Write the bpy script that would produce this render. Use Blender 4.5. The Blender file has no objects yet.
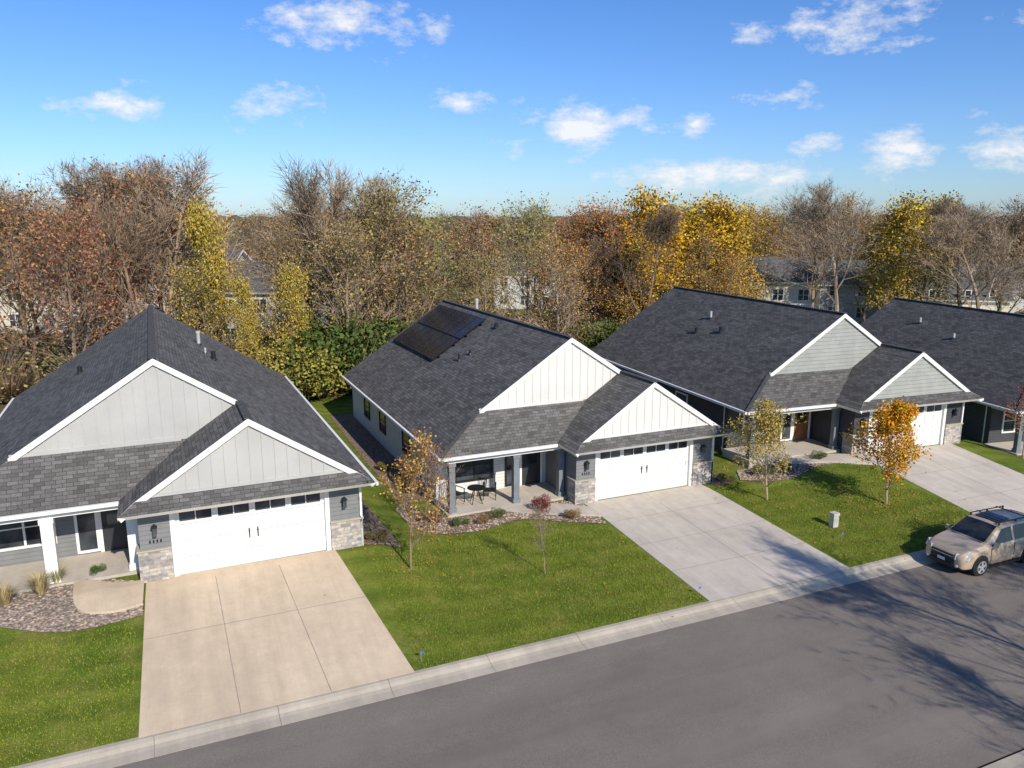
import bpy, bmesh, math, random
import numpy as np
from mathutils import Vector, Matrix
S=bpy.context.scene
COL=S.collection
S.view_settings.view_transform='Standard'
try: S.view_settings.look='None'
except Exception: pass
S.view_settings.exposure=0
CX,CY,CZ=-16.859,-28.645,12.343
YAW=23.923
# ---------------------------------------------------------------- materials
class NT:
    def __init__(s,nt): s.nt=nt
    def n(s,t,**k):
        o=s.nt.nodes.new('ShaderNode'+t)
        for a,b in k.items():
            if a.startswith('i_'):
                key=a[2:]
                key=int(key) if key.isdigit() else key.replace('_',' ')
                if isinstance(b,bpy.types.NodeSocket): s.nt.links.new(b,o.inputs[key])
                else: o.inputs[key].default_value=b
            else: setattr(o,a,b)
        return o
    def l(s,a,b): s.nt.links.new(a,b)
    def math(s,op,a,b=None,c=None):
        o=s.nt.nodes.new('ShaderNodeMath');o.operation=op
        for i,x in enumerate((a,b,c)):
            if x is None: continue
            if isinstance(x,(int,float)): o.inputs[i].default_value=x
            else: s.nt.links.new(x,o.inputs[i])
        return o.outputs[0]
    def mix(s,f,a,b,bt='MIX'):
        o=s.nt.nodes.new('ShaderNodeMix');o.data_type='RGBA';o.blend_type=bt
        for k,x in ((0,f),(6,a),(7,b)):
            if isinstance(x,bpy.types.NodeSocket): s.nt.links.new(x,o.inputs[k])
            elif k==0: o.inputs[0].default_value=x
            else: o.inputs[k].default_value=tuple(x)[:3]+(1,)
        return o.outputs[2]
    def noise(s,vec,sc,det=4,rough=.55):
        o=s.n('TexNoise',i_Scale=sc,i_Detail=det,i_Roughness=rough)
        if vec is not None: s.l(vec,o.inputs['Vector'])
        return o.outputs[0]
    def ramp(s,f,stops,interp='LINEAR'):
        o=s.nt.nodes.new('ShaderNodeValToRGB');o.color_ramp.interpolation=interp
        e=o.color_ramp.elements
        while len(e)>2: e.remove(e[-1])
        for i,(p,c) in enumerate(stops):
            if i>=len(e): e.new(p)
            e[i].position=p
            if isinstance(c,(int,float)): c=(c,c,c)
            e[i].color=tuple(c)[:3]+(1,)
        s.l(f,o.inputs[0]); return o.outputs[0]
    def mapr(s,f,a,b,c=0,d=1):
        o=s.n('MapRange');s.l(f,o.inputs[0])
        for i,x in enumerate((a,b,c,d)): o.inputs[i+1].default_value=x
        return o.outputs[0]
def mat(name,rough=.7,spec=.3):
    m=bpy.data.materials.new(name);m.use_nodes=True
    nt=m.node_tree;t=NT(nt)
    p=[x for x in nt.nodes if x.type=='BSDF_PRINCIPLED'][0]
    p.inputs['Roughness'].default_value=rough
    p.inputs['Specular IOR Level'].default_value=spec
    return m,t,p
def bump(t,p,h,st,dist):
    b=t.n('Bump',i_Strength=st,i_Distance=dist);t.l(h,b.inputs['Height']);t.l(b.outputs[0],p.inputs['Normal'])
def plain(name,c,rough=.6,spec=.3,var=.12,sc=3,metal=0,coat=0):
    m,t,p=mat(name,rough,spec)
    g=t.n('NewGeometry').outputs['Position']
    n=t.noise(g,sc,5)
    k=t.mapr(n,.3,.7,1-var,1+var)
    r=t.n('RGB');r.outputs[0].default_value=tuple(c)+(1,)
    mm=t.n('VectorMath',operation='SCALE');t.l(r.outputs[0],mm.inputs[0]);t.l(k,mm.inputs['Scale'])
    t.l(mm.outputs[0],p.inputs['Base Color'])
    p.inputs['Metallic'].default_value=metal
    p.inputs['Coat Weight'].default_value=coat
    return m
def siding(name,c,step=.16):
    m,t,p=mat(name,.6,.3)
    g=t.n('TexCoord').outputs['Object']
    sp=t.n('SeparateXYZ');t.l(g,sp.inputs[0])
    fr=t.math('FRACT',t.math('DIVIDE',sp.outputs[2],step))
    edge=t.mapr(fr,.86,1.0,1,.55)
    n=t.mapr(t.noise(g,2.0,5),.3,.7,.9,1.1)
    k=t.math('MULTIPLY',edge,n)
    r=t.n('RGB');r.outputs[0].default_value=tuple(c)+(1,)
    mm=t.n('VectorMath',operation='SCALE');t.l(r.outputs[0],mm.inputs[0]);t.l(k,mm.inputs['Scale'])
    t.l(mm.outputs[0],p.inputs['Base Color'])
    bump(t,p,t.math('SUBTRACT',1.0,fr),.6,.02)
    return m
def shingle(name,c):
    m,t,p=mat(name,.9,.15)
    uv=t.n('UVMap').outputs[0]
    b=t.n('TexBrick',i_Scale=1.0,i_Mortar_Size=.010,i_Mortar_Smooth=.3,i_Bias=-.1,i_Brick_Width=.31,i_Row_Height=.145)
    b.offset=.37;b.offset_frequency=2
    t.l(uv,b.inputs['Vector'])
    b.inputs['Color1'].default_value=(1.3,1.3,1.3,1);b.inputs['Color2'].default_value=(.68,.68,.69,1);b.inputs['Mortar'].default_value=(.42,.42,.42,1)
    b2=t.n('TexBrick',i_Scale=1.0,i_Mortar_Size=.0,i_Brick_Width=.9,i_Row_Height=.29);b2.offset=.43
    b2.inputs['Color1'].default_value=(1.12,1.12,1.12,1);b2.inputs['Color2'].default_value=(.87,.87,.87,1);t.l(uv,b2.inputs['Vector'])
    n=t.noise(uv,.45,6,.6);n=t.mapr(n,.3,.7,.86,1.14)
    n2=t.mapr(t.noise(uv,18,3,.7),.3,.7,.75,1.25)
    base=t.mix(1.0,b.outputs[0],b2.outputs[0],'MULTIPLY')
    mm=t.n('VectorMath',operation='SCALE');t.l(base,mm.inputs[0]);t.l(t.math('MULTIPLY',n,n2),mm.inputs['Scale'])
    col=t.mix(1.0,mm.outputs[0],c,'MULTIPLY')
    t.l(col,p.inputs['Base Color'])
    bump(t,p,b.outputs[1],-.5,.02)
    return m
def stone(name):
    m,t,p=mat(name,.85,.2)
    g=t.n('UVMap').outputs[0]
    w=t.n('VectorMath',operation='ADD');t.l(g,w.inputs[0])
    nn=t.n('TexNoise',i_Scale=5.0);t.l(g,nn.inputs['Vector'])
    sc=t.n('VectorMath',operation='SCALE',i_Scale=.04);t.l(nn.outputs[1],sc.inputs[0]);t.l(sc.outputs[0],w.inputs[1])
    b=t.n('TexBrick',i_Scale=1.0,i_Mortar_Size=.012,i_Brick_Width=.36,i_Row_Height=.12,i_Mortar_Smooth=.2)
    b.offset=.4;b.squash=.6;b.squash_frequency=3
    b.inputs['Color1'].default_value=(.60,.52,.44,1);b.inputs['Color2'].default_value=(.26,.245,.23,1);b.inputs['Mortar'].default_value=(.34,.32,.29,1)
    t.l(w.outputs[0],b.inputs['Vector'])
    c=t.mix(.5,b.outputs[0],t.ramp(t.noise(g,7,4),[(.3,.35),(.7,1.3)]),'MULTIPLY')
    t.l(c,p.inputs['Base Color']);bump(t,p,b.outputs[1],-.8,.03)
    return m
def glass(name,c=(.02,.025,.032)):
    m,t,p=mat(name,.06,.6)
    g=t.n('NewGeometry').outputs['Position']
    t.l(t.mix(t.mapr(t.noise(g,1.3,2),.4,.65),c,(c[0]*3.5,c[1]*3.3,c[2]*3)),p.inputs['Base Color'])
    return m
def concrete(name,c,st=1):
    m,t,p=mat(name,.85,.2)
    g=t.n('NewGeometry').outputs['Position']
    a=t.mapr(t.noise(g,.3,6,.6),.3,.7,.84,1.09)
    b=t.mapr(t.noise(g,2.3,6,.7),.3,.7,.91,1.06)
    f=t.mapr(t.noise(g,55,3,.7),.3,.7,.9,1.1)
    mp=t.n('Mapping');mp.inputs['Scale'].default_value=(2.6,.25,1);t.l(g,mp.inputs[0])
    s=t.mapr(t.noise(mp.outputs[0],1.0,4,.6),.35,.7,1.04,.89)
    k=t.math('MULTIPLY',t.math('MULTIPLY',a,b),t.math('MULTIPLY',f,s))
    r=t.n('RGB');r.outputs[0].default_value=tuple(c)+(1,)
    mm=t.n('VectorMath',operation='SCALE');t.l(r.outputs[0],mm.inputs[0]);t.l(k,mm.inputs['Scale'])
    t.l(mm.outputs[0],p.inputs['Base Color']);bump(t,p,f,.15,.01)
    return m
def asphalt():
    m,t,p=mat('asphalt',.92,.2)
    g=t.n('NewGeometry').outputs['Position']
    mp=t.n('Mapping');mp.inputs['Scale'].default_value=(.10,.8,1);t.l(g,mp.inputs[0])
    a=t.mapr(t.noise(mp.outputs[0],1.0,5,.6),.3,.7,.87,1.10)
    b=t.mapr(t.noise(g,.6,6,.65),.3,.7,.9,1.08)
    f=t.mapr(t.noise(g,60,3,.8),.3,.7,.55,1.45)
    k=t.math('MULTIPLY',t.math('MULTIPLY',a,b),f)
    r=t.n('RGB');r.outputs[0].default_value=(.205,.176,.148,1)
    mm=t.n('VectorMath',operation='SCALE');t.l(r.outputs[0],mm.inputs[0]);t.l(k,mm.inputs['Scale'])
    t.l(mm.outputs[0],p.inputs['Base Color']);bump(t,p,f,.4,.01)
    return m
def leafmat(name):
    m=bpy.data.materials.new(name);m.use_nodes=True;nt=m.node_tree;nt.nodes.clear();t=NT(nt)
    oi=t.n('ObjectInfo');g=t.n('NewGeometry')
    rnd=t.mapr(g.outputs['Random Per Island'],0,1,.5,1.45)
    hs=t.n('HueSaturation');t.l(oi.outputs['Color'],hs.inputs['Color']);t.l(rnd,hs.inputs['Value'])
    fr=t.math('FRACT',t.math('MULTIPLY',g.outputs['Random Per Island'],17.3))
    t.l(t.mapr(fr,0,1,.470,.525),hs.inputs['Hue'])
    d=t.n('BsdfDiffuse');t.l(hs.outputs[0],d.inputs[0])
    o=t.n('OutputMaterial');t.l(d.outputs[0],o.inputs[0]);return m
def barkmat(name,c):
    m=bpy.data.materials.new(name);m.use_nodes=True;nt=m.node_tree;nt.nodes.clear();t=NT(nt)
    oi=t.n('ObjectInfo');g=t.n('NewGeometry')
    k=t.math('MULTIPLY',t.mapr(g.outputs['Random Per Island'],0,1,.7,1.3),t.mapr(oi.outputs['Random'],0,1,.7,1.3))
    fr=t.math('FRACT',t.math('MULTIPLY',oi.outputs['Random'],7.7))
    col=t.mix(fr,c,(c[0]*.88,c[1]*1.0,c[2]*1.12))
    mm=t.n('VectorMath',operation='SCALE');t.l(col,mm.inputs[0]);t.l(k,mm.inputs['Scale'])
    d=t.n('BsdfDiffuse');t.l(mm.outputs[0],d.inputs[0]);o=t.n('OutputMaterial');t.l(d.outputs[0],o.inputs[0]);return m
def groundmat():
    m,t,p=mat('lawn_ground',.95,.1)
    g=t.n('NewGeometry').outputs['Position']
    sp=t.n('SeparateXYZ');t.l(g,sp.inputs[0])
    big=t.noise(g,.25,5,.65);mid=t.noise(g,1.1,6,.7);fine=t.noise(g,22,5,.8)
    c=t.mix(t.mapr(big,.35,.62),(.185,.222,.028),(.112,.162,.020))
    c=t.mix(t.math('MULTIPLY',t.mapr(mid,.48,.70),.75),c,(.29,.265,.068))
    c=t.mix(t.math('MULTIPLY',t.mapr(mid,.48,.30),.5),c,(.078,.128,.018))
    st=t.math('SINE',t.math('MULTIPLY',t.math('ADD',sp.outputs[1],t.math('ADD',t.math('MULTIPLY',sp.outputs[0],.12),t.math('MULTIPLY',big,1.5))),5.6))
    st=t.mapr(st,-.6,.6,.90,1.08)
    k=t.math('MULTIPLY',st,t.mapr(fine,.3,.7,.5,1.5))
    mm=t.n('VectorMath',operation='SCALE');t.l(c,mm.inputs[0]);t.l(k,mm.inputs['Scale'])
    lit=t.mix(t.mapr(t.noise(g,5,4,.7),.35,.65),(.14,.095,.055),(.25,.165,.09))
    lit=t.mix(t.mapr(t.noise(g,.08,4),.4,.62),lit,(.12,.12,.045))
    yy=t.math('ADD',sp.outputs[1],t.math('MULTIPLY',t.noise(g,.15,3),8.0))
    wf=t.mapr(yy,28.5,31,0,1)
    gx=t.mapr(sp.outputs[0],28,36,1,0)
    gy=t.mapr(yy,120,130,0,1)
    wf=t.math('MULTIPLY',wf,t.math('MAXIMUM',gx,gy))
    c2=t.mix(wf,mm.outputs[0],lit)
    t.l(c2,p.inputs['Base Color']);bump(t,p,fine,.8,.07)
    return m
def gravelmat(name,a,b):
    m,t,p=mat(name,.9,.15)
    g=t.n('NewGeometry').outputs['Position']
    v=t.n('TexVoronoi',i_Scale=13.0);t.l(g,v.inputs['Vector'])
    sx=t.n('SeparateXYZ');t.l(v.outputs['Color'],sx.inputs[0])
    c=t.mix(sx.outputs[0],a,b)
    k=t.mapr(v.outputs['Distance'],.1,.7,1.15,.45)
    mm=t.n('VectorMath',operation='SCALE');t.l(c,mm.inputs[0]);t.l(k,mm.inputs['Scale'])
    t.l(mm.outputs[0],p.inputs['Base Color']);bump(t,p,v.outputs['Distance'],-.8,.05)
    return m
def islandmat(name,a,b,rough=.8):
    m,t,p=mat(name,rough,.2)
    g=t.n('NewGeometry')
    t.l(t.mix(g.outputs['Random Per Island'],a,b),p.inputs['Base Color']);return m
def solarmat():
    m,t,p=mat('solar_cells',.12,.5)
    uv=t.n('UVMap').outputs[0]
    b=t.n('TexBrick',i_Scale=1.0,i_Mortar_Size=.006,i_Brick_Width=.17,i_Row_Height=.17);b.offset=0
    b.inputs['Color1'].default_value=(.006,.008,.014,1);b.inputs['Color2'].default_value=(.008,.010,.018,1);b.inputs['Mortar'].default_value=(.035,.04,.05,1)
    t.l(uv,b.inputs['Vector']);t.l(b.outputs[0],p.inputs['Base Color']);return m
M={}
M['white']=plain('white_trim',(.80,.78,.74),.5,.3,.05)
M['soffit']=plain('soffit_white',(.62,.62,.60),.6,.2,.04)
M['garage_white']=plain('garage_door_paint',(.76,.75,.72),.45,.35,.04)
M['groove']=plain('panel_groove',(.42,.42,.41),.6,.2,.05)
M['black']=plain('black_metal',(.02,.02,.022),.4,.4,.1)
M['grey']=plain('grey_vent_pipe',(.45,.45,.44),.5)
M['shingle']=shingle('shingles',(.125,.118,.110))
M['shingle2']=shingle('shingles_dark',(.104,.099,.094))
M['ridge']=plain('ridge_cap',(.088,.084,.080),.9,.1,.3,8)
M['stone']=stone('stone_veneer')
M['glass']=glass('window_glass')
M['solar']=solarmat()
M['solar_frame']=plain('solar_frame',(.03,.03,.035),.35,.5,.1,metal=.6)
M['bb_white']=plain('board_batten_white',(.68,.66,.61),.6,.2,.06,.8)
M['bb_grey']=plain('board_batten_grey',(.46,.45,.425),.6,.2,.07,.8)
M['shake']=siding('shake_sage',(.34,.345,.315),.2)
M['sid_white']=siding('siding_white',(.68,.67,.63))
M['sid_grey']=siding('siding_grey',(.20,.205,.205))
M['sid_dark']=siding('siding_dark',(.062,.064,.070))
M['sid_tan']=siding('siding_tan',(.68,.60,.47))
M['sid_far']=siding('siding_far_grey',(.58,.56,.52))
M['col_blue']=plain('column_blue_grey',(.19,.21,.225),.6)
M['wood']=plain('wood_door',(.28,.12,.045),.5,.4,.25,6)
M['dark_door']=plain('dark_front_door',(.035,.04,.045),.4,.4)
M['concA']=concrete('concrete_drive_tan',(.60,.475,.335))
M['concB']=concrete('concrete_drive_grey',(.55,.485,.405))
M['curb']=concrete('concrete_curb',(.46,.40,.315))
M['joint']=plain('concrete_joint',(.31,.26,.21),.9,.1,.2)
M['asphalt']=asphalt()
M['leaf']=leafmat('leaves')
M['bark']=barkmat('bark',(.31,.22,.145))
M['ground']=groundmat()
M['gravel']=gravelmat('rock_mulch',(.42,.30,.22),(.20,.145,.11))
M['gravelL']=gravelmat('river_rock',(.52,.42,.33),(.27,.21,.17))
M['pebble']=islandmat('pebbles',(.55,.42,.32),(.20,.15,.12))
M['litter']=islandmat('leaf_litter',(.42,.17,.03),(.30,.22,.06))
# ---------------------------------------------------------------- mesh helper
class MB:
    def __init__(s): s.v=[];s.f=[];s.m=[];s.uv=[];s.mats=[]
    def mi(s,name):
        if name not in s.mats: s.mats.append(name)
        return s.mats.index(name)
    def poly(s,pts,m,n=None):
        pts=[Vector(p) for p in pts]
        nn=Vector((0,0,0))
        for i in range(len(pts)):
            a=pts[i];b=pts[(i+1)%len(pts)]
            nn+=Vector(((a.y-b.y)*(a.z+b.z),(a.z-b.z)*(a.x+b.x),(a.x-b.x)*(a.y+b.y)))
        nn.normalize()
        if n is not None and nn.dot(Vector(n))<0: pts=pts[::-1];nn=-nn
        u=Vector((0,0,1)).cross(nn)
        u=Vector((1,0,0)) if u.length<.05 else u.normalized()
        w=nn.cross(u)
        k=len(s.v);s.v+=[tuple(p) for p in pts];s.f.append(tuple(range(k,k+len(pts))));s.m.append(s.mi(m))
        s.uv+=[(p.dot(u),p.dot(w)) for p in pts]
    def hexa(s,c,m):
        for f in ((3,2,1,0),(4,5,6,7),(0,1,5,4),(1,2,6,5),(2,3,7,6),(3,0,4,7)): s.poly([c[i] for i in f],m)
    def box(s,x0,x1,y0,y1,z0,z1,m):
        s.hexa([(x0,y0,z0),(x1,y0,z0),(x1,y1,z0),(x0,y1,z0),(x0,y0,z1),(x1,y0,z1),(x1,y1,z1),(x0,y1,z1)],m)
    def beam(s,a,b,w,h,m,up=(0,0,1)):
        a=Vector(a);b=Vector(b);d=(b-a).normalized();up=Vector(up)
        sd=d.cross(up)
        if sd.length<1e-4: sd=Vector((1,0,0))
        sd.normalize();uu=sd.cross(d)
        o=[sd*-w/2+uu*-h/2,sd*w/2+uu*-h/2,sd*w/2+uu*h/2,sd*-w/2+uu*h/2]
        c=[a+x for x in o];e=[b+x for x in o]
        s.poly(c[::-1],m);s.poly(e,m)
        for i in range(4): s.poly([c[i],c[(i+1)%4],e[(i+1)%4],e[i]],m)
    def cyl(s,a,b,r,m,n=10,r2=None):
        a=Vector(a);b=Vector(b);d=(b-a).normalized();r2=r if r2 is None else r2
        sd=d.orthogonal().normalized();uu=d.cross(sd)
        ca=[a+(sd*math.cos(i*2*math.pi/n)+uu*math.sin(i*2*math.pi/n))*r for i in range(n)]
        cb=[b+(sd*math.cos(i*2*math.pi/n)+uu*math.sin(i*2*math.pi/n))*r2 for i in range(n)]
        s.poly(ca[::-1],m);s.poly(cb,m)
        for i in range(n): s.poly([ca[i],ca[(i+1)%n],cb[(i+1)%n],cb[i]],m)
    def obj(s,name,parent=None,bevel=0,smooth=False):
        me=bpy.data.meshes.new(name);me.from_pydata(s.v,[],s.f)
        for k in s.mats: me.materials.append(M[k])
        me.polygons.foreach_set('material_index',s.m)
        uv=me.uv_layers.new(name='UVMap');uv.data.foreach_set('uv',np.array(s.uv,dtype=np.float32).ravel())
        if smooth: me.polygons.foreach_set('use_smooth',[True]*len(s.f))
        me.update()
        o=bpy.data.objects.new(name,me);COL.objects.link(o)
        if parent: o.parent=parent
        if bevel:
            b=o.modifiers.new('b','BEVEL');b.width=bevel;b.segments=2;b.limit_method='ANGLE'
        return o
def empty(name,loc=(0,0,0),rz=0):
    e=bpy.data.objects.new(name,None);e.empty_display_size=.3;COL.objects.link(e);e.location=loc;e.rotation_euler=(0,0,rz);return e
# ---------------------------------------------------------------- terrain
def sstep(t): t=min(1,max(0,t));return t*t*(3-2*t)
LDZ,RDZ,SDZ=.62,.36,-.95
def pad(x):
    if x<-7.6: return LDZ*sstep((-7.6-x)/3.2)
    if x>21.8: return RDZ+(SDZ-RDZ)*sstep((x-21.8)/5)
    if x>8: return RDZ*sstep((x-8)/5)
    return 0
def y0(x): return -1.0-1.3*sstep((-7.6-x)/3.2)
def h(x,y):
    b=pad(x)
    if y<-19.0: return -.38
    if y<-9.03: return -.66
    a=y0(x);t=min(1,max(0,(y-a)/(-9.0-a)))
    z=b+(-.38-b)*t
    if y>24:
        z-=.012*min(y-24,60)
    return z
def ground():
    xs=[-4000,-2000,-1000,-500,-260,-150,-100,-70]+list(np.arange(-52,-11,.8))+list(np.arange(-11,-7,.2))+list(np.arange(-7,8,.8))+list(np.arange(8,13.4,.3))+list(np.arange(13.6,70,.9))+[75,90,120,180,300,600,1200,2500,4000]
    ys=[-4000,-1500,-600,-250,-120,-70,-50,-40,-30,-24,-20,-19.01,-18.99,-16,-13,-10,-9.04,-9.0]+[round(v,3) for v in np.arange(-8.6,-2.4,.4)]+[-2.3,-2,-1.6,-1.3,-1,-.5,0,1,2]+list(np.arange(4,70,2.))+[75,84,100,130,170,230,320,500,900,1800,4000]
    nx,ny=len(xs),len(ys)
    V=[(x,y,h(x,y)) for y in ys for x in xs]
    F=[(j*nx+i,j*nx+i+1,(j+1)*nx+i+1,(j+1)*nx+i) for j in range(ny-1) for i in range(nx-1)]
    me=bpy.data.meshes.new('ground');me.from_pydata(V,[],F);me.materials.append(M['ground']);me.update()
    o=bpy.data.objects.new('ground',me);COL.objects.link(o)
ground()
def drape(name,A,B,C,D,m,nu=12,nv=24,dz=.015,skirt=.06):
    A,B,C,D=[Vector(p) for p in (A,B,C,D)]
    mb=MB()
    def P(i,j,o=0):
        s=i/nu;t=j/nv;a=A.lerp(B,s);b=D.lerp(C,s);p=a.lerp(b,t);return (p.x,p.y,h(p.x,max(p.y,-9.02))+dz-o)
    for j in range(nv):
        for i in range(nu): mb.poly([P(i,j),P(i+1,j),P(i+1,j+1),P(i,j+1)],m,(0,0,1))
    for i in range(nu):
        mb.poly([P(i,nv),P(i+1,nv),P(i+1,nv,skirt),P(i,nv,skirt)],m,(0,-1,0))
    for j in range(nv):
        mb.poly([P(0,j),P(0,j+1),P(0,j+1,skirt),P(0,j,skirt)],m,(-1,0,0))
        mb.poly([P(nu,j),P(nu,j+1),P(nu,j+1,skirt),P(nu,j,skirt)],m,(1,0,0))
    return mb
def joints(mb,A,B,C,D,us,vs,dz=.019,w=.022):
    A,B,C,D=[Vector(p) for p in (A,B,C,D)]
    def Q(s,t):
        p=A.lerp(B,s).lerp(D.lerp(C,s),t);return Vector((p.x,p.y,h(p.x,max(p.y,-9.02))+dz))
    for s in us:
        for k in range(12):
            a=Q(s,k/12);b=Q(s,(k+1)/12);mb.poly([a-Vector((w/2,0,0)),a+Vector((w/2,0,0)),b+Vector((w/2,0,0)),b-Vector((w/2,0,0))],'joint',(0,0,1))
    for t in vs:
        for k in range(12):
            a=Q(k/12,t);b=Q((k+1)/12,t);mb.poly([a-Vector((0,w/2,0)),a+Vector((0,w/2,0)),b+Vector((0,w/2,0)),b-Vector((0,w/2,0))],'joint',(0,0,1))
def driveway(A,B,C,D,m,us=(1/3,2/3),vs=(.33,.66)):
    mb=drape('driveway',A,B,C,D,m);joints(mb,A,B,C,D,us,vs);mb.obj('driveway')
driveway((-.72,-.03),(5.55,-.03),(5.5,-9.05),(-.85,-9.05),'concB',(.5,),(.25,.5,.75))
driveway((-18.15,-1.9),(-12.0,-1.9),(-11.2,-9.05),(-18.35,-9.05),'concA',(.34,.67),(.45,))
driveway((15.0,-.5),(21.3,-1.0),(20.6,-9.05),(14.2,-9.05),'concB',(.5,),(.34,.67))
driveway((33.3,-4.2),(39.3,-5.2),(39.5,-9.05),(33.0,-9.05),'concB',(.5,),())
mb=MB()
for i in range(60):
    a=-150+i*5;b=a+5
    mb.poly([(a,-18.15,-.50),(b,-18.15,-.50),(b,-14,-.455),(a,-14,-.455)],'asphalt',(0,0,1))
    mb.poly([(a,-14,-.455),(b,-14,-.455),(b,-9.78,-.50),(a,-9.78,-.50)],'asphalt',(0,0,1))
mb.obj('street')
for sgn,nm in ((1,'curb'),(-1,'curb')):
    mb=MB()
    pr=[(-9.0,-.50),(-9.0,-.372),(-9.14,-.366),(-9.26,-.40),(-9.36,-.452),(-9.5,-.478),(-9.8,-.494),(-9.8,-.6)]
    if sgn<0: pr=[(-28-a,b) for a,b in pr]
    for i in range(100):
        a=-150+i*3;b=a+3
        for k in range(len(pr)-1):
            mb.poly([(a+.005,)+pr[k],(b-.005,)+pr[k],(b-.005,)+pr[k+1],(a+.005,)+pr[k+1]],'curb',(0,-.3*sgn,1))
    mb.poly([(-150,-9.02 if sgn>0 else -18.98,-.51),(150,-9.02 if sgn>0 else -18.98,-.51),(150,-9.75 if sgn>0 else -18.25,-.51),(-150,-9.75 if sgn>0 else -18.25,-.51)],'joint',(0,0,1))
    mb.obj(nm)
# ---------------------------------------------------------------- house
AX,GY,AZ=-.225,2.198,7.023
EX,EY,EZ=-6.977,.846,2.605
ER=2*AX-EX
SL=(AZ-EZ)/(AX-EX)
HX,HY,HZ=2.456,-.508,5.27
def zl(x): return AZ-SL*abs(x-AX)
def xg(z): return HX-(HZ-z)/SL
def window(mb,x0,x1,z0,z1,y,fr='white',mull=1,axis='y',sgn=-1,hs=True):
    def B(a0,a1,b0,b1,d0,d1,m):
        if axis=='y': mb.box(a0,a1,min(y+sgn*d0,y+sgn*d1),max(y+sgn*d0,y+sgn*d1),b0,b1,m)
        else: mb.box(min(y+sgn*d0,y+sgn*d1),max(y+sgn*d0,y+sgn*d1),a0,a1,b0,b1,m)
    w=.09
    B(x0,x1,z0,z1,-.02,.02,'glass')
    B(x0-w,x0,z0-w,z1+w,-.02,.055,fr);B(x1,x1+w,z0-w,z1+w,-.02,.055,fr)
    B(x0,x1,z1,z1+w,-.02,.053,fr);B(x0,x1,z0-w,z0,-.02,.065,fr)
    for k in range(1,mull+1):
        xm=x0+(x1-x0)*k/(mull+1);B(xm-.035,xm+.035,z0,z1,-.01,.042,fr)
    if hs:
        zm=(z0+z1)/2;B(x0,x1,zm-.02,zm+.02,-.01,.036,fr)
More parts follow.
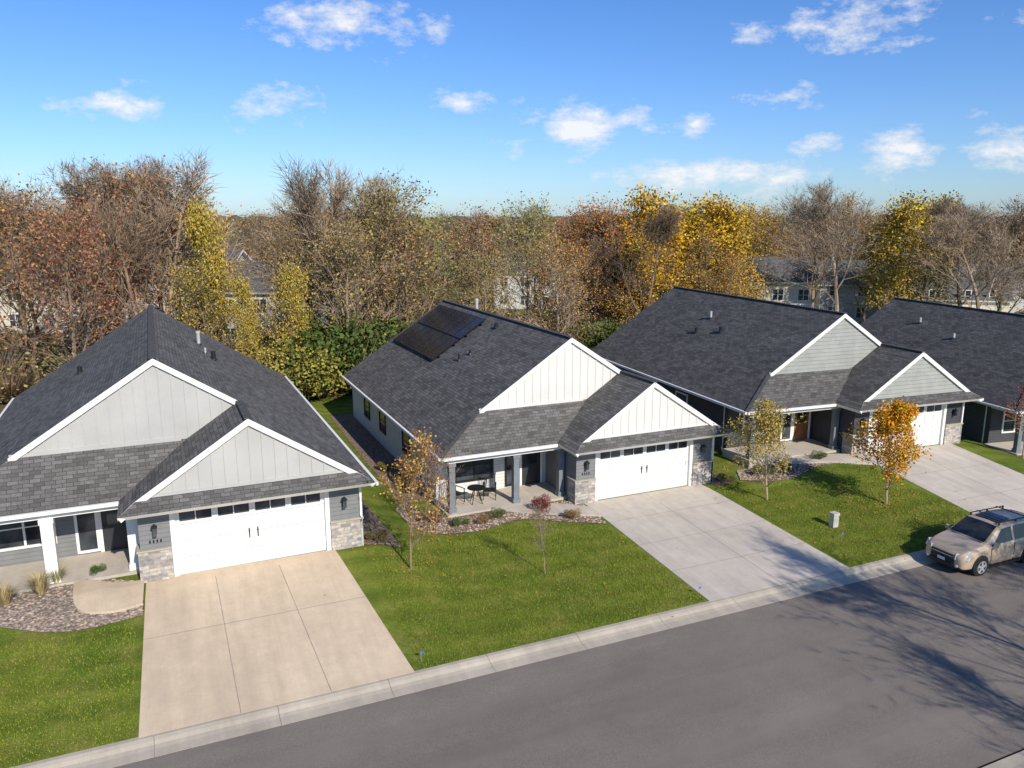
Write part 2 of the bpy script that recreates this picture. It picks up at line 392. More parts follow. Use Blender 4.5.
def house(kind,loc,rz,yb,c):
    E=empty('suburban_house',loc,rz)
    wall,gab,roofm=c['wall'],c['gable'],c['roof']
    mb=MB()
    for k in (roofm,'soffit','white'): mb.mi(k)
    y1=GY
    mb.poly([(EX,EY,EZ),(EX,yb,EZ),(AX,yb,AZ),(AX,y1,AZ),(-4.785,y1,zl(-4.785))],roofm,(0,0,1))
    z295=2.951
    mb.poly([(AX,y1,AZ),(AX,yb,AZ),(ER,yb,EZ),(ER,HY-.35,EZ),(HX+(HZ-z295)/SL,HY,z295),(HX,HY,HZ),(HX,y1,HZ)],roofm,(0,0,1))
    mb.poly([(EX,EY,EZ),(xg(EZ),EY,EZ),(xg(4.12),y1+.14,4.12),(-4.67,y1+.14,4.12)],roofm,(0,0,1))
    mb.poly([(xg(EZ),HY-.35,EZ),(xg(EZ),EY,EZ),(xg(4.12),y1+.14,4.12),(HX,y1+.14,HZ),(HX,HY,HZ),(xg(z295),HY,z295)],roofm,(0,0,1))
    mb.poly([(xg(EZ),HY-.35,EZ),(ER,HY-.35,EZ),(HX+(HZ-3.06)/SL,HY+.12,3.06),(xg(3.06),HY+.12,3.06)],roofm,(0,0,1))
    o=mb.obj('roof',E)
    s=o.modifiers.new('s','SOLIDIFY');s.thickness=.19;s.offset=-1;s.material_offset=1;s.material_offset_rim=2;s.use_even_offset=False
    mb=MB()
    mb.beam((AX,y1-.02,AZ+.015),(AX,yb+.02,AZ+.015),.26,.03,'ridge')
    mb.beam((HX,HY-.02,HZ+.015),(HX,y1,HZ+.015),.24,.03,'ridge')
    mb.beam((EX,EY,EZ+.02),(-4.785,y1,zl(-4.785)+.02),.2,.03,'ridge')
    mb.obj('ridge_caps',E)
    mb=MB()
    mb.box(EX-.11,EX-.005,EY,yb,EZ-.13,EZ-.01,'white');mb.box(ER+.005,ER+.11,HY-.3,yb,EZ-.13,EZ-.01,'white')
    mb.box(EX,xg(EZ),EY-.11,EY-.005,EZ-.13,EZ-.01,'white')
    mb.box(EX+.46,EX+.54,3.35,3.43,h(0,0)-.2,EZ-.1,'white')
    mb.box(ER-.42,ER-.34,-.09,-.01,-.2,EZ-.12,'white')
    mb.obj('gutters',E,bevel=.01)
    WX0,WX1,PY=-6.5,6.1,3.0
    mb=MB()
    mb.box(WX0,WX1,PY,yb-.4,-.9,2.68,wall)
    gw=c.get('gfront',wall)
    mb.box(-1.1,-.16,0,PY-.003,-.9,2.6,gw);mb.box(5.04,WX1-.002,0,PY-.003,-.9,2.6,gw)
    mb.box(-.158,5.038,0,.3,2.42,2.6,'white')
    mb.box(-.158,5.038,.2,PY-.003,-.9,2.41,gw)
    yw=yb-.38
    mb.poly([(-6.4,yw,2.5),(6.0,yw,2.5),(AX,yw,AZ-.25)],wall,(0,1,0))
    mb.poly([(-6.6,EY+.1,2.5),(-1.105,EY+.1,2.5),(-1.105,PY-.002,2.5),(-6.6,PY-.002,2.5)],'soffit',(0,0,-1))
    mb.obj('walls',E)
    mb=MB()
    yg=y1+.10
    mb.poly([(-5.0,yg,3.9),(AX,yg,zl(AX)-.1),(HX,yg,HZ-.1),(xg(3.9),yg,3.9)],gab,(0,-1,0))
    yh=HY+.10
    mb.poly([(xg(2.9),yh,2.9),(HX,yh,HZ-.12),(2*HX-xg(2.9),yh,2.9)],gab,(0,-1,0))
    if c['bb']:
        x=-4.5
        while x<2.4:
            zt=zl(x)-.16;zb=4.0 if x<.5 else (HZ-(HX-x)*SL)
            if zt-zb>.1: mb.box(x-.025,x+.025,yg-.025,yg+.01,zb,zt,gab)
            x+=.4
        x=HX-3.2
        while x<HX+3.3:
            zt=HZ-abs(x-HX)*SL-.18
            if zt>3.1: mb.box(x-.025,x+.025,yh-.025,yh+.01,2.95,zt,gab)
            x+=.4
    mb.box(-4.72,.45,yg-.045,yg-.003,4.04,4.16,gab)
    mb.box(-.86,5.77,yh-.045,yh-.003,2.98,3.08,gab)
    mb.obj('gables',E)
    mb=MB()
    sh=1.05
    mb.box(-1.18,-.17,-.09,.6,-.8,sh,'stone');mb.box(5.05,6.18,-.09,.6,-.8,sh,'stone')
    mb.box(-1.22,-.165,-.13,.62,sh,sh+.06,'curb');mb.box(5.045,6.22,-.13,.62,sh,sh+.06,'curb')
    mb.obj('stone_veneer',E,bevel=.008)
    mb=MB()
    mb.box(-.0,4.88,.09,.15,-.5,2.34,'garage_white')
    for k in range(1,4): mb.box(.0,4.88,.082,.0895,k*.585-.01,k*.585+.01,'groove')
    for j in range(3):
        for i in range(8):
            x0=.07+i*.6;z0=.06+j*.585
            mb.box(x0,x0+.54,.066,.0885,z0,z0+.46,'garage_white')
            mb.box(x0+.05,x0+.49,.058,.0655,z0+.05,z0+.41,'garage_white')
    for i in range(4):
        x0=.10+i*1.2
        mb.box(x0-.04,x0+1.12,.070,.0885,1.84,2.27,'garage_white')
        mb.box(x0+.04,x0+1.04,.060,.0695,1.88,2.22,'glass')
        mb.box(x0+.525,x0+.555,.052,.0595,1.88,2.22,'garage_white')
    for x in (2.3,2.58): mb.box(x-.018,x+.018,.03,.057,.95,1.3,'black')
    mb.box(-.158,-.002,-.02,.2,-.5,2.34,'white');mb.box(4.882,5.038,-.02,.2,-.5,2.34,'white');mb.box(-.158,5.038,-.025,.2,2.342,2.50,'white')
    mb.obj('garage_door',E,bevel=.006)
    mb=MB()
    for x in (-.63,5.55):
        mb.box(x-.07,x+.07,-.05,-.001,1.62,1.9,'black');mb.box(x-.06,x+.06,-.2,-.055,1.58,1.86,'glass');mb.box(x-.09,x+.09,-.23,-.04,1.862,1.90,'black');mb.box(x-.03,x+.03,-.16,-.1,1.902,1.98,'black')
    for k in range(4): mb.box(-.82+k*.11,-.77+k*.11,-.018,-.001,1.30,1.40,'black')
    mb.obj('wall_lanterns',E)
    mb=MB()
    mb.box(-6.75,-1.105,.75,PY-.004,-.5,.10,'concB')
    mb.obj('porch_slab',E,bevel=.02)
    mb=MB();cw=c['colw'];cm=c['col']
    for x in c['cols']:
        mb.box(x-cw/2,x+cw/2,1.1-cw/2,1.1+cw/2,.101,2.28,cm)
        mb.box(x-cw/2-.04,x+cw/2+.04,1.06-cw/2,1.14+cw/2,.101,.3,cm);mb.box(x-cw/2-.03,x+cw/2+.03,1.07-cw/2,1.13+cw/2,2.12,2.278,cm)
    mb.box(-6.64,-1.11,.98,1.2,2.28,2.498,'white');mb.box(-6.62,-6.4,1.2,2.99,2.28,2.498,'white')
    mb.obj('porch_columns',E,bevel=.01)
    mb=MB();fr=c['frame']
    window(mb,-5.55,-3.85,.75,2.05,PY-.001,fr,1)
    window(mb,-3.1,-2.55,.25,2.1,PY-.001,fr,0,hs=False)
    for yy in (7.0,11.5,15.0): window(mb,yy,yy+1.1,.9,2.05,WX0+.001,fr,0,'x',-1)
    for yy in (6.0,12.0): window(mb,yy,yy+1.1,.9,2.05,WX1-.001,fr,0,'x',1)
    mb.obj('windows',E)
    mb=MB()
    mb.box(-2.35,-1.4,PY-.05,PY-.003,.11,2.15,c['door']);mb.box(-2.18,-1.57,PY-.06,PY-.0505,1.1,2.0,'glass')
    mb.box(-2.46,-2.352,PY-.07,PY-.003,.11,2.26,'white');mb.box(-1.398,-1.29,PY-.07,PY-.003,.11,2.26,'white');mb.box(-2.35,-1.4,PY-.068,PY-.003,2.152,2.26,'white')
    mb.cyl((-2.28,PY-.1,1.05),(-2.28,PY-.05,1.05),.035,'black')
    mb.obj('front_door',E)
    mb=MB()
    for (x,y,hh,r,m) in c['vents']:
        z=zl(x);mb.cyl((x,y,z-.1),(x,y,z+hh),r,m,12);mb.cyl((x,y,z+.0),(x,y,z+.08),r*1.7,'black',12,r*1.1)
        if hh>.5: mb.cyl((x,y,z+hh),(x,y,z+hh+.12),r*1.3,m,12)
    if c['vents']: mb.obj('roof_vents',E,smooth=False)
    return E
H_M=house('M',(0,0,0),0,19.8,dict(wall='sid_white',gable='bb_white',gfront='sid_grey',roof='shingle',bb=True,colw=.26,col='col_blue',cols=(-6.45,-3.5,-1.3),frame='black',door='dark_door',
   vents=[(.35,15.4,.75,.09,'grey'),(-3.2,8.9,.35,.05,'black'),(-2.7,8.6,.25,.06,'black'),(-.9,9.4,.25,.1,'black')]))
H_L=house('L',(-17.133,-1.958,LDZ),math.radians(.5),19.8,dict(wall='sid_grey',gable='bb_grey',gfront='sid_grey',roof='shingle',bb=True,colw=.36,col='white',cols=(-6.45,-3.75,-1.3),frame='white',door='dark_door',
   vents=[(1.75,13.2,.55,.08,'grey'),(2.2,10.4,.4,.1,'black'),(-3.2,11.5,.3,.1,'black'),(1.9,10.9,.3,.05,'grey')]))
H_R=house('R',(15.747,-.511,RDZ),math.radians(-4.3),19.2,dict(wall='sid_dark',gable='shake',gfront='sid_dark',roof='shingle2',bb=False,colw=.26,col='col_blue',cols=(-6.45,-1.3),frame='white',door='wood',
   vents=[(-2.2,11.5,.45,.08,'grey'),(-3.0,9.2,.35,.1,'black'),(-3.4,11.2,.3,.1,'black')]))
H_S=house('S',(33.2,-3.0,SDZ),math.radians(-9),19,dict(wall='sid_dark',gable='bb_grey',gfront='sid_dark',roof='shingle2',bb=True,colw=.26,col='col_blue',cols=(-6.45,-3.5,-1.3),frame='white',door='wood',
   vents=[(-2.2,14,.4,.08,'grey'),(-3,10,.35,.09,'grey')]))
H_T=house('T',(51.0,-5.6,SDZ+.3),math.radians(-14),20,dict(wall='sid_dark',gable='bb_grey',gfront='sid_grey',roof='shingle2',bb=True,colw=.26,col='col_blue',cols=(-6.45,-3.5,-1.3),frame='white',door='wood',vents=[]))
def solar():
    E=empty('solar_panel_array');E.parent=H_M
    mb=MB()
    c=math.cos(math.atan(SL));s=math.sin(math.atan(SL))
    top=Vector((AX-.42,0,zl(AX-.42)));dn=Vector((-c,0,-s));nrm=Vector((-s,0,c))
    for row in range(2):
        for i in range(7):
            y=11.2+i*1.12;a=row*1.9+.05
            def P(dy,ds,up): p=top+dn*(a+ds)+nrm*up;return (p.x,y+dy,p.z)
            W,Hh=1.08,1.84
            mb.hexa([P(0,Hh,.10),P(0,0,.10),P(W,0,.10),P(W,Hh,.10),P(0,Hh,.145),P(0,0,.145),P(W,0,.145),P(W,Hh,.145)],'solar_frame')
            e=.03
            mb.poly([P(e,Hh-e,.149),P(e,e,.149),P(W-e,e,.149),P(W-e,Hh-e,.149)],'solar',tuple(nrm))
        for ds in (.4,1.45):
            a=row*1.9+.05;p=top+dn*(a+ds)+nrm*.05;mb.beam((p.x,11.1,p.z),(p.x,19.1,p.z),.05,.08,'solar_frame')
    mb.obj('panels',E)
solar()
# ---------------------------------------------------------------- beds and walks
def strip(name,up,lo,m,dz,n=40,k=5,sk=0):
    def samp(P,t):
        f=t*(len(P)-1);i=min(int(f),len(P)-2);u=f-i
        p0=Vector(P[max(i-1,0)]);p1=Vector(P[i]);p2=Vector(P[i+1]);p3=Vector(P[min(i+2,len(P)-1)])
        return .5*((2*p1)+(p2-p0)*u+(2*p0-5*p1+4*p2-p3)*u*u+(3*p1-p0-3*p2+p3)*u**3)
    mb=MB();pts=[]
    for i in range(n+1):
        a=samp(up,i/n);b=samp(lo,i/n);row=[]
        for j in range(k+1):
            p=a.lerp(b,j/k);row.append((p.x,p.y,h(p.x,p.y)+dz))
        pts.append(row)
    for i in range(n):
        for j in range(k): mb.poly([pts[i][j],pts[i+1][j],pts[i+1][j+1],pts[i][j+1]],m,(0,0,1))
        if sk:
            for j,nr in ((0,1),(k,-1)):
                a=pts[i][j];b=pts[i+1][j];mb.poly([a,b,(b[0],b[1],b[2]-sk),(a[0],a[1],a[2]-sk)],m,(0,nr,0))
    mb.obj(name);return pts
bedM=strip('rock_bed',[(-7.9,3.2),(-7.2,.9),(-5,.74),(-3,.74),(-1.2,.4),(-.85,-.2)],[(-8.6,2.2),(-8.3,-.3),(-6.3,-1.1),(-4.2,-.7),(-2.6,-1.5),(-.95,-2.4)],'gravel',.03)
strip('rock_bed',[(-8.0,3.2),(-8.1,9),(-8.0,15),(-7.9,20)],[(-6.5,3.2),(-6.5,9),(-6.5,15),(-6.5,20)],'gravel',.022)
strip('rock_bed',[(7.1,-.6),(7.3,6),(7.3,12),(7.2,20)],[(6.0,-.6),(6.1,6),(6.1,12),(6.1,20)],'gravel',.022)
bedL=strip('rock_bed',[(-26,.5),(-23,-.6),(-20,-1.1),(-18.3,-1.9)],[(-26,-2.4),(-23.5,-2.5),(-20.5,-4.0),(-18.25,-3.9)],'gravelL',.026)
strip('rock_bed',[(-11.0,-2.0),(-10.9,4),(-10.8,12),(-10.7,18)],[(-9.6,-2.3),(-9.8,4),(-9.8,12),(-9.8,18)],'gravel',.03)
bedR=strip('rock_bed',[(8.4,.8),(10,.6),(12,.2),(14.6,-.6)],[(7.6,-.4),(9.6,-1.4),(12,-1.0),(14.6,-1.7)],'gravel',.03)
strip('front_walk',[(-3.3,.72),(-2.4,.5),(-1.6,.0),(-.8,-.7)],[(-4.6,.72),(-3.4,-.3),(-2.2,-1.0),(-.8,-1.7)],'concB',.10,20,3,.14)
strip('front_walk',[(-19.9,-1.2),(-19.4,-1.6),(-18.9,-1.9),(-18.2,-2.0)],[(-20.3,-1.3),(-20.1,-3.0),(-19.2,-3.5),(-18.25,-3.4)],'concA',.10,20,4,.14)
strip('front_walk',[(11.6,.6),(12.8,.3),(14,-.1),(15.1,-.7)],[(10.4,.4),(11.8,-.5),(13.3,-1.2),(15.0,-2.0)],'concB',.10,20,3,.14)
def pebbles(name,beds,n,seed,mt='pebble',s0=.025,s1=.065):
    R=random.Random(seed);V=[];F=[]
    for _ in range(n):
        pts=R.choice(beds);i=R.randrange(len(pts)-1);j=R.randrange(len(pts[0])-1)
        a=Vector(pts[i][j]);b=Vector(pts[i+1][j]);c=Vector(pts[i][j+1]);p=a+(b-a)*R.random()+(c-a)*R.random()
        r=R.uniform(s0,s1);k=len(V)
        for d in ((1,0,0),(0,1,0),(-1,0,0),(0,-1,0)):
            V.append((p.x+d[0]*r*R.uniform(.7,1.3),p.y+d[1]*r*R.uniform(.7,1.3),p.z+.01))
        V.append((p.x,p.y,p.z+r*.8))
        F+=[(k,k+1,k+4),(k+1,k+2,k+4),(k+2,k+3,k+4),(k+3,k,k+4)]
    me=bpy.data.meshes.new(name);me.from_pydata(V,[],F);me.materials.append(M[mt]);o=bpy.data.objects.new(name,me);COL.objects.link(o)
pebbles('gravel',[bedM,bedL,bedR],5000,3)
# short turf blades on the front lawns
def turf():
    R0=random.Random(77);V=[];F=[]
    for (x0,x1,yy0,yy1,n) in [(-11.0,-.95,-8.98,-1.0,46000),(5.65,14.3,-8.98,-.6,34000),(-27,-18.45,-8.98,-4.1,20000)]:
        for _ in range(n):
            x=R0.uniform(x0,x1);y=R0.uniform(yy0,yy1)
            if x0==-11.0:
                if x<-9.0-(-9-y)*-.0 and x<-11.15-.112*(y+9)+.0: continue
                lim=-1.3 if x<-6 else (-1.0 if x<-3.6 else -1.0-(x+3.6)*.6)
                if y>lim: continue
                if x<-10 and y>-2.4: continue
            if x0>0 and x>7.4 and y>-1.7: continue
            if x0<-20 and y>-4.2+(.0 if x>-21 else 1.2): continue
            z=h(x,y);a=R0.uniform(0,3.14);w=R0.uniform(.006,.013);hh=R0.uniform(.03,.075);ca,sa=math.cos(a)*w,math.sin(a)*w
            k=len(V);V+=[(x-ca,y-sa,z),(x+ca,y+sa,z),(x+R0.uniform(-.03,.03),y+R0.uniform(-.03,.03),z+hh)];F.append((k,k+1,k+2))
    me=bpy.data.meshes.new('grass');me.from_pydata(V,[],F);me.materials.append(M['leaf']);o=bpy.data.objects.new('grass',me);COL.objects.link(o);o.color=(.20,.235,.035,1)
turf()
# ---------------------------------------------------------------- trees
def tree_mesh(name,seed,H=15,tr=.2,start=.3,l1=.36,ang=(30,58),nb=(2,2,2,2),leaf_n=0,leaf_s=.3,twig=1.0,tw=.03,up=.06,leafspread=.5,levels=3):
    R=random.Random(seed);V=[];F=[];MI=[];tips=[]
    def rv(s): return Vector((R.gauss(0,s),R.gauss(0,s),R.gauss(0,s)))
    def tube(a,b,ra,rb,n):
        d=(b-a).normalized();sd=d.orthogonal().normalized();uu=d.cross(sd);k=len(V)
        for c,r in ((a,ra),(b,rb)):
            for i in range(n):
                t=i*2*math.pi/n;V.append(tuple(c+(sd*math.cos(t)+uu*math.sin(t))*r))
        for i in range(n): F.append((k+i,k+(i+1)%n,k+n+(i+1)%n,k+n+i));MI.append(0)
    def ribbon(a,b,w):
        d=(b-a);sd=d.cross(rv(1)).normalized()*w*.5;k=len(V)
        m=a.lerp(b,.5)+rv(d.length*.06)
        V.extend([tuple(a-sd),tuple(a+sd),tuple(m+sd*.8),tuple(m-sd*.8),tuple(b)])
        F.append((k,k+1,k+2,k+3));F.append((k+3,k+2,k+4));MI.extend([0,0])
    def child(d,lo,hi):
        a=math.radians(R.uniform(lo,hi));ax=d.cross(rv(1)).normalized()
        return (Matrix.Rotation(a,3,ax)@d).normalized()
    def grow(p,d,L,r,lev):
        if lev==levels:
            b=p+d*L+Vector((0,0,L*.1));ribbon(p,b,tw);tips.append(b);tips.append(p.lerp(b,.6))
            return
        nseg=(9,4,3,3)[lev] if lev<4 else 3
        r_end=r*(.28 if lev==0 else .35)
        for i in range(nseg):
            t=(i+1)/nseg
            d=(d+rv(.05 if lev==0 else .13)+Vector((0,0,up if lev else .05))).normalized()
            q=p+d*(L/nseg);ra=r+(r_end-r)*(i/nseg);rb=r+(r_end-r)*t
            tube(p,q,ra,rb,6 if lev==0 else (4 if lev==1 else 3));p=q
            if lev==0 and t<start: continue
            k=nb[lev]
            for _ in range(k):
                if lev==0: Lc=H*l1*(1.05-.6*(t-start)/(1-start))*R.uniform(.65,1.15)
                else: Lc=L*R.uniform(.4,.68)
                if lev==levels-1: Lc=R.uniform(.5,1.1)*twig
                grow(p,child(d,*ang),Lc,rb*R.uniform(.5,.7) if lev else rb*R.uniform(.35,.6),lev+1)
        if lev>0: grow(p,d,L*.5 if lev<levels-1 else twig*.8,r_end,lev+1)
        else:
            for _ in range(3): grow(p,child(d,10,35),H*.16,r_end,1)
    grow(Vector((0,0,-.2)),Vector((0,0,1)),H*.78,tr,0)
    for _ in range(leaf_n):
        p=R.choice(tips)+rv(leafspread*.5)
        s=leaf_s*R.uniform(.5,1.2);a=rv(1).normalized();b=a.cross(rv(1)).normalized();k=len(V)
        V.extend([tuple(p-a*s*.5),tuple(p+b*s*.35),tuple(p+a*s*.5),tuple(p-b*s*.35)]);F.append((k,k+1,k+2,k+3));MI.append(1)
    me=bpy.data.meshes.new(name);me.from_pydata(V,[],F);me.materials.append(M['bark']);me.materials.append(M['leaf'])
    me.polygons.foreach_set('material_index',MI);me.update()
    zm=max(v[2] for v in V)
    return me,zm
def place(me,zm,name,x,y,height,col=(.2,.15,.05),parent=None,rz=0,sx=1.0,z=None):
    o=bpy.data.objects.new(name,me);COL.objects.link(o)
    s=height/zm;o.scale=(s*sx,s*sx,s);o.location=(x,y,h(x,y) if z is None else z);o.rotation_euler=(0,0,rz);o.color=tuple(col)+(1,)
    if parent: o.parent=parent
    return o
bare=[tree_mesh('bare_tree_mesh',10+i,H=15,tr=.2+.03*(i%3),start=.22+.05*(i%3),l1=(.34,.40,.36,.3,.42)[i],nb=(2,2,3,3),levels=3,ang=((25,50),(30,60),(28,52),(22,45),(35,62))[i],up=(.08,.05,.09,.12,.05)[i],twig=1.25,tw=.036) for i in range(5)]
bare+= [tree_mesh('bare_tree_mesh',30+i,H=15,tr=.24,start=.25,l1=.4,nb=(1,2,2,3),levels=4,ang=(25,50),up=.07,twig=.8,tw=.030) for i in range(3)]
sparse=[tree_mesh('sparse_tree_mesh',50+i,H=14,tr=.2,start=.2,l1=.36,nb=(2,2,2,2),ang=(28,55),twig=1.1,tw=.034,leaf_n=3200,leaf_s=.22,leafspread=.7) for i in range(3)]
full=[tree_mesh('leafy_tree_mesh',70+i,H=14,tr=.24,start=.14,l1=.30,nb=(2,2,2,2),ang=(28,58),twig=1.0,leaf_n=8500,leaf_s=.28,leafspread=.8) for i in range(4)]
def shrub_mesh(name,seed,n,ls,stems=14):
    R=random.Random(seed);V=[];F=[];MI=[]
    lob=[(R.uniform(-.6,.6),R.uniform(-.6,.6),R.uniform(.35,.8),R.uniform(.3,.5)) for _ in range(9)]
    for _ in range(stems):
        a=R.uniform(0,6.28);r=R.uniform(.3,.9);k=len(V);w=.012
        V.extend([(0,-w,0),(0,w,0),(math.cos(a)*r,math.sin(a)*r,R.uniform(.6,1.2))]);F.append((k,k+1,k+2));MI.append(0)
    for _ in range(n):
        x,y,z,r=R.choice(lob);v=Vector((R.gauss(0,1),R.gauss(0,1),R.gauss(0,1))).normalized()*r*R.uniform(.6,1.1);p=Vector((x,y,z))+v
        if p.z<0.02: p.z=.05+R.random()*.2
        s=ls*R.uniform(.6,1.2);a=Vector((R.gauss(0,1),R.gauss(0,1),R.gauss(0,1))).normalized();b=a.cross(Vector((R.gauss(0,1),R.gauss(0,1),R.gauss(0,1)))).normalized();k=len(V)
        V.extend([tuple(p-a*s*.5),tuple(p+b*s*.35),tuple(p+a*s*.5),tuple(p-b*s*.35)]);F.append((k,k+1,k+2,k+3));MI.append(1)
    me=bpy.data.meshes.new(name);me.from_pydata(V,[],F);me.materials.append(M['bark']);me.materials.append(M['leaf']);me.polygons.foreach_set('material_index',MI)
    return me,1.25
bush=[shrub_mesh('bush_mesh',i,3500,.08) for i in range(3)]
brush=[shrub_mesh('brush_mesh',20+i,600,.07,420) for i in range(3)]
def site(bdeg,D):
    a=math.radians(YAW+bdeg);return CX+D*math.sin(a),CY+D*math.cos(a)
prof=[(-40,180),(-33,182),(-27,160),(-24,155),(-21.5,178),(-19,206),(-16,172),(-14,156),(-11,153),(-8,168),(-4,176),(0,184),(4,201),(7,194),(10,178),(14,184),(17,190),(20,178),(22.5,165),(24,186),(28,184),(31,182),(40,182)]
def vtop(b): return float(np.interp(b,[p[0] for p in prof],[p[1] for p in prof]))
def zone(b,R):
    br=lambda *c:tuple(x*R.uniform(.85,1.15) for x in c)
    q=R.random()
    if b<-22: return ('bare',None) if q<.62 else ('sparse',br(.36,.18,.08))
    if b<-16.5: return (('sparse',br(.42,.33,.07)) if q<.55 else ('bare',None))
    if b<-9: return ('bare',None) if q<.6 else ('sparse',br(.32,.24,.07))
    if b<4: return ('bare',None) if q<.34 else ('sparse',br(.26,.25,.07) if q<.75 else br(.36,.21,.08))
    if b<8.5: return ('sparse',br(.46,.21,.06)) if q<.65 else ('bare',None)
    if b<18: return ('full',br(.52,.32,.04)) if q<.32 else ('sparse',br(.50,.30,.06)) if q<.8 else ('bare',None)
    if b<24: return ('bare',None) if q<.6 else ('sparse',br(.44,.28,.07))
    if b<28.8: return ('full',br(.44,.32,.06)) if q<.3 else ('sparse',br(.42,.29,.07))
    return ('bare',None) if q<.5 else ('sparse',br(.36,.23,.09))
W=empty('woodland')
R=random.Random(5)
def addtree(x,y,kind,colr,ht,sx=None):
    lst={'bare':bare,'sparse':sparse,'full':full}[kind]
    me,zm=R.choice(lst)
    place(me,zm,'woodland_tree',x,y,ht,colr or (.2,.15,.06),W,R.uniform(0,6.28),sx or R.uniform(.9,1.2))
rows=[(30,5.0),(35.5,5.2),(42,6),(52,7.5),(68,10),(95,14)]
for (yy,stp) in rows:
    x=-62-yy*.5
    while x<120+yy*.9:
        px=x+R.uniform(-1.6,1.6);py=yy+R.uniform(-2.6,2.6)
        x+=stp*R.uniform(.75,1.3)
        dx,dy=px-CX,py-CY
        D=math.hypot(dx,dy);b=math.degrees(math.atan2(dx,dy))-YAW
        if b<-36 or b>36: continue
        if px>28 and py<100 and b>15.5: continue
        if px>22 and py<35: continue
        if -20.2<b<-16.6 and py<72: continue
        kind,c=zone(b,R)
        hm=CZ+(216-vtop(b))/785*D*math.cos(math.radians(b))
        addtree(px,py,kind,c,max(6,min(26,hm*R.uniform(.66,1.0))))
for b,D,v,kind,c,sx in [(-31,66,185,'bare',None,1),(-27.5,64,162,'bare',None,1.2),(-26.2,66,166,'sparse',(.40,.21,.10),1.1),(-24.3,64,156,'bare',None,1.2),(-23.5,66,168,'sparse',(.38,.20,.08),1),(-29,62,225,'sparse',(.36,.09,.06),1),(-20.9,60,203,'full',(.44,.33,.06),.55),
   (-16.2,56,262,'full',(.42,.32,.06),.7),(-13.2,62,152,'bare',None,1.15),(-14.8,64,158,'bare',None,1.1),(-10.6,64,162,'bare',None,1.1),(-18.6,56,280,'full',(.42,.32,.06),.65),(-21.6,58,262,'sparse',(.42,.33,.06),1),
   (6.5,78,196,'sparse',(.46,.20,.05),1.2),(7.4,79,204,'full',(.42,.20,.06),.9),(5,80,206,'sparse',(.40,.20,.07),1),(9.6,80,176,'full',(.58,.36,.03),1.15),(11.3,79,196,'full',(.54,.34,.035),1.15),(12.8,82,182,'full',(.52,.33,.035),1.1),(14.8,84,188,'full',(.46,.31,.04),1.0),(15.6,78,235,'sparse',(.46,.26,.05),1),(8.9,77,222,'sparse',(.50,.31,.05),1),(13.6,79,215,'sparse',(.50,.31,.05),1.1),
   (21,95,172,'bare',None,1),(22.6,92,166,'bare',None,1.1),(20.0,120,185,'bare',None,1),(17.6,124,192,'sparse',(.48,.30,.05),1.1),(16.4,122,190,'full',(.46,.30,.04),.9),(25.3,96,180,'full',(.46,.33,.05),1.0),(27.4,104,184,'full',(.42,.31,.06),1.0),(26.6,98,200,'sparse',(.42,.30,.06),1),(24.2,100,196,'sparse',(.46,.31,.05),1),
   (30,100,186,'bare',None,1.2),(31.7,96,182,'bare',None,1.2),(33.2,98,184,'sparse',(.32,.20,.1),1.2),(29,112,190,'bare',None,1.2),(31,90,198,'bare',None,1.2)]:
    x,y=site(b,D);addtree(x,y,kind,c,CZ+(216-v)/785*D*math.cos(math.radians(b))+.3,sx)
for k in range(34):
    b=15+k*.72+R.uniform(-.3,.3);D=R.uniform(132,150);x,y=site(b,D);kind,c=zone(b,R);addtree(x,y,kind,c,(CZ+(216-vtop(b)-6)/785*D*math.cos(math.radians(b)))*R.uniform(.7,1))
# distant belt that roughens the horizon
for k in range(46):
    b=-36+k*1.58+R.uniform(-.5,.5);D=R.uniform(150,185);x,y=site(b,D);kind=R.choice(['sparse','sparse','full']);c=R.choice([(.34,.22,.10),(.40,.27,.08),(.24,.22,.08),(.40,.18,.08)])
    addtree(x,y,kind,c,(CZ+R.uniform(4,12)/785*D)+.7,R.uniform(1.5,2.0))
for k in range(110):
    x=R.uniform(-52,34);y=R.uniform(26.5,44)
    dx,dy=x-CX,y-CY;b=math.degrees(math.atan2(dx,dy))-YAW
    if x>26 and y<34: continue
    if b>16 or b<-36: continue
    green=(-15<b<-9.5 and R.random()<.8) or (b>-16 and R.random()<.12)
    if green: me,zm=R.choice(bush);c=(.10,.13,.035);ht=R.uniform(3,5)
    else:
        me,zm=R.choice(brush);c=R.choice([(.30,.19,.09),(.26,.22,.08),(.32,.24,.09),(.22,.18,.08)]);ht=R.uniform(2.5,5)
    place(me,zm,'underbrush',x,y,ht,c,W,R.uniform(0,6.3),R.uniform(1.0,1.5))
for b,D,ht,c in [(-11.6,56,6.0,(.085,.12,.03)),(-12.8,57,5.4,(.095,.135,.035)),(-10.4,58,5.2,(.085,.115,.03)),(-13.8,55,4.6,(.11,.145,.04)),(-16.6,54,3.6,(.32,.28,.06)),(-9.3,60,5.0,(.09,.115,.035)),(-15,54,4.0,(.34,.29,.06)),(-19.5,54,3.5,(.32,.25,.07)),(-8,61,4.6,(.12,.13,.045))]:
    x,y=site(b,D);me,zm=R.choice(bush);place(me,zm,'underbrush',x,y,ht,c,W,R.uniform(0,6.3),1.1)
